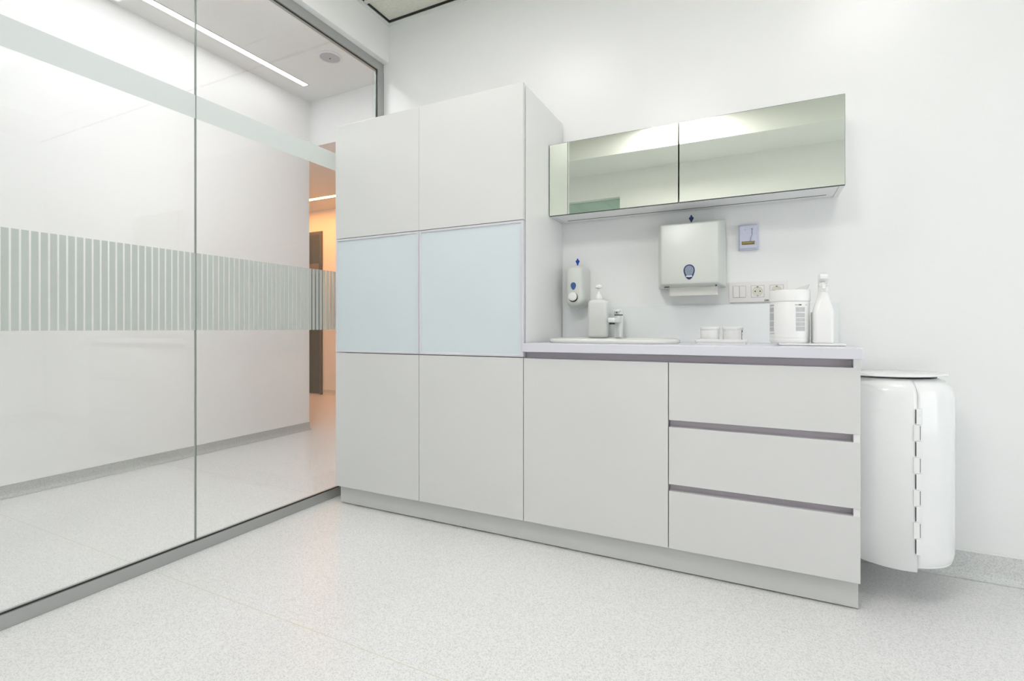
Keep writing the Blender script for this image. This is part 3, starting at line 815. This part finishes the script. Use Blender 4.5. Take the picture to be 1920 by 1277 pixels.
def cyl_patch(name, a0, a1, za, zb, mat, parent, RR):
    bm = bmesh.new(); lo = []
    n = 10
    for z in (za, zb): lo.append([(cx + RR * math.cos(math.radians(a0 + (a1 - a0) * i / n)), cy + RR * math.sin(math.radians(a0 + (a1 - a0) * i / n)), z) for i in range(n + 1)])
    add_loft(bm, lo, closed=False)
    return smooth_angle(mesh_obj(name, bm, mat, parent), 50)
# direction from canister to camera is about -93 deg
for za, zb in ((.986, 1.003), (.966, .982), (.950, .963), (.934, .948), (.916, .932)):
    cyl_patch('text_block', -75, -46, za, zb, M['text'], t, R + .0004)
for za, zb in ((.986, 1.004), (.955, .983), (.932, .952), (.914, .930)):
    cyl_patch('text_block', -170, -143, za, zb, M['text'], t, R + .0004)
cyl_patch('heading_bar', -170, -142, 1.009, 1.015, M['groove'], t, R + .0004)
cyl_patch('heading_bar', -166, -141, .904, .908, M['groove'], t, R + .0004)
cyl_patch('heading_bar', -78, -60, 1.010, 1.013, M['seam'], t, R + .0004)
cyl_patch('heading_bar', -66, -58, 1.0095, 1.0135, M['ink'], t, R + .0005)
cyl_patch('heading_bar', -44, -36, 1.010, 1.013, M['groove'], t, R + .0004)

# metal cup behind
M['tumbler'] = pbr('greenish_steel', (0.42, 0.47, 0.42), 0.12, metal=1.0)
tt = lathe('steel_tumbler', .2085, 2.20, [(.021, .8712), (.0225, .873), (.0235, .985), (.0225, .986), (.021, .984), (.020, .876)], M['tumbler'], n=32)
tag(tt, 'slim shiny steel tumbler between the wipes canister and spray bottle', 'tumbler')

# spray bottle
px, py = .2175, 2.125
t = thing('spray_bottle', 'white trigger spray bottle at the right end of the worktop', 'bottle', (px, py, .87))
bm = bmesh.new(); loops = []
for z, w, r in ((.8708, .028, .010), (.874, .0315, .012), (.880, .032, .013), (.986, .032, .013), (.991, .031, .014), (1.006, .0275, .016), (1.024, .0225, .018), (1.043, .0180, .0165), (1.054, .0160, .0150), (1.062, .014, .0135)):
    loops.append([(x, y, z) for x, y in rrect(px - w, px + w, py - w, py + w, r, 6)])
add_loft(bm, loops)
smooth_angle(mesh_obj('bottle_body', bm, M['white_plastic'], t), 45)
lathe('collar', px, py, [(.0155, 1.058), (.0165, 1.059), (.0165, 1.076), (.015, 1.0775)], M['white_plastic'], t, n=28)
bm = bmesh.new()
prof = [(.013, 1.0776), (.014, 1.082), (.012, 1.088), (.016, 1.100), (.016, 1.118), (.011, 1.124), (-.010, 1.1245), (-.034, 1.119), (-.040, 1.112), (-.040, 1.104), (-.034, 1.101), (-.014, 1.092), (-.012, 1.086), (-.014, 1.081), (-.013, 1.0776)]
add_loft(bm, [[(px + s * w, py + a * k, z if k == 1 else 1.10 + (z - 1.10) * .82) for a, z in prof] for s, w, k in ((-1, .0145, .85), (-1, .0115, 1), (1, .0115, 1), (1, .0145, .85))])
hd = smooth_angle(mesh_obj('spray_head', bm, M['white_plastic'], t), 35)
bm = bmesh.new()
prof = [(-.016, 1.099), (-.026, 1.090), (-.031, 1.082), (-.034, 1.068), (-.030, 1.067), (-.026, 1.080), (-.020, 1.090), (-.014, 1.092)]
add_loft(bm, [[(px + s * .005, py + a, z) for a, z in prof] for s in (-1, 1)])
mesh_obj('trigger', bm, M['white_plastic'], hd)

# ------------------------------------------------------------------ wall bin
BX, BY, BR = .437, 2.205, .170
ZB, ZT = .128, .756
t = thing('wall_bin', 'glossy white rounded bin hung on the wall right of the drawers', 'bin', (BX, YW, ZB))
def plan(inset, a0, a1, n, back=YW - .03):
    """outline points; parameter angle in degrees, -180 left side, 0 right side; straight sides run back to the wall"""
    r = BR - inset
    pts = []
    for i in range(n + 1):
        a = math.radians(a0 + (a1 - a0) * i / n)
        pts.append((BX + r * math.cos(a), BY + r * math.sin(a) ))
    if a0 == -180: pts = [(BX - r, back - inset)] + pts
    if a1 == 0: pts = pts + [(BX + r, back - inset)]
    return pts
SEAM = -78.0
def bin_shell(name, a0, a1, profile, mat):
    bm = bmesh.new()
    loops = []
    for ins, z in profile:
        loops.append([(x, y, z) for x, y in plan(ins, a0, a1, 26)])
    add_loft(bm, loops, closed=False)
    o = mesh_obj(name, bm, mat, t)
    md = o.modifiers.new('wall', 'SOLIDIFY'); md.thickness = .0015; md.offset = 0
    return smooth_angle(o, 60)
top = [(.060, ZT), (.048, ZT - .001), (.034, ZT - .006), (.022, ZT - .014), (.011, ZT - .026), (.004, ZT - .042), (.0, ZT - .06)]
botL = [(.0, ZB + .002), (.002, ZB), (.006, ZB)]
botR = [(.0, ZB + .045), (.002, ZB + .028), (.008, ZB + .013), (.017, ZB + .005), (.030, ZB + .001)]
bin_shell('side_shell', -180, SEAM - .16, top + botL, M['enamel'])
bin_shell('door_shell', SEAM + .16, 0, top + botR, M['enamel'])
# inner liner closes the seam, bottom and back
bm = bmesh.new()
loops = []
for ins, z in ((.012, ZB + .008), (.006, ZB + .012), (.0035, ZB + .05), (.0035, ZT - .062), (.008, ZT - .044), (.030, ZT - .016), (.060, ZT - .004)):
    loops.append([(x, y, z) for x, y in plan(ins, -180, 0, 40)])
add_loft(bm, loops)
smooth_angle(mesh_obj('liner', bm, M['enamel'], t), 40)
boxes('wall_bracket', [(BX - .10, BX + .10, YW - .034, YW - .0015, .30, .66)], M['enamel'], t)
# opening rim (dark gap) and lid plate
lathe('opening_ring', BX, BY, [(.118, ZT - .012), (.125, ZT + .002), (.120, ZT + .0045), (.10, ZT + .004)], M['steel_dark'], t, n=48)
bm = bmesh.new()
loops = []
for r, z in ((.154, 0), (.1565, .0015), (.1565, .0035), (.154, .005), (.05, .007)):
    loops.append([(BX + r * math.cos(2 * PI * i / 64), BY + .002 + r * math.sin(2 * PI * i / 64) * .96,
                   ZT + .006 + z - .010 * (r * math.cos(2 * PI * i / 64)) / .15 * (-1) * .35) for i in range(64)])
add_loft(bm, loops)
smooth_angle(mesh_obj('lid', bm, M['enamel'], t), 40)
# hinge with interlocking knuckles along the seam
sa = math.radians(SEAM)
rad = Vector((math.cos(sa), math.sin(sa), 0)); tanv = Vector((-math.sin(sa), math.cos(sa), 0))
sp = Vector((BX, BY, 0)) + rad * BR
def hinge_box(bm, u0, u1, d0, d1, z0, z1):
    c = [sp + tanv * u + rad * d for u, d in ((u0, d0), (u1, d0), (u1, d1), (u0, d1))]
    add_loft(bm, [[Vector((p.x, p.y, z)) for p in c] for z in (z0, z1)])
bm = bmesh.new(); bd = bmesh.new()
HZ1, HZ0, NK = .664, .186, 9
hh = (HZ1 - HZ0) / NK
for k in range(NK):
    z1_ = HZ1 - k * hh; z0_ = z1_ - hh
    s = 1 if k % 2 == 0 else -1
    off = .0035 * s
    hinge_box(bm, off - .0085, off + .0085, .0002, .0034, z0_ + .0006, z1_ - .0006)
    e = -off - .0085 * s + off * 2
    hinge_box(bd, e - (.0015 if s > 0 else 0), e + (.0015 if s < 0 else 0), .0002, .0035, z0_ + .004, z1_ - .004)
hg = mesh_obj('hinge', bm, M['enamel'], t)
mesh_obj('hinge_slots', bd, M['steel_dark'], hg)
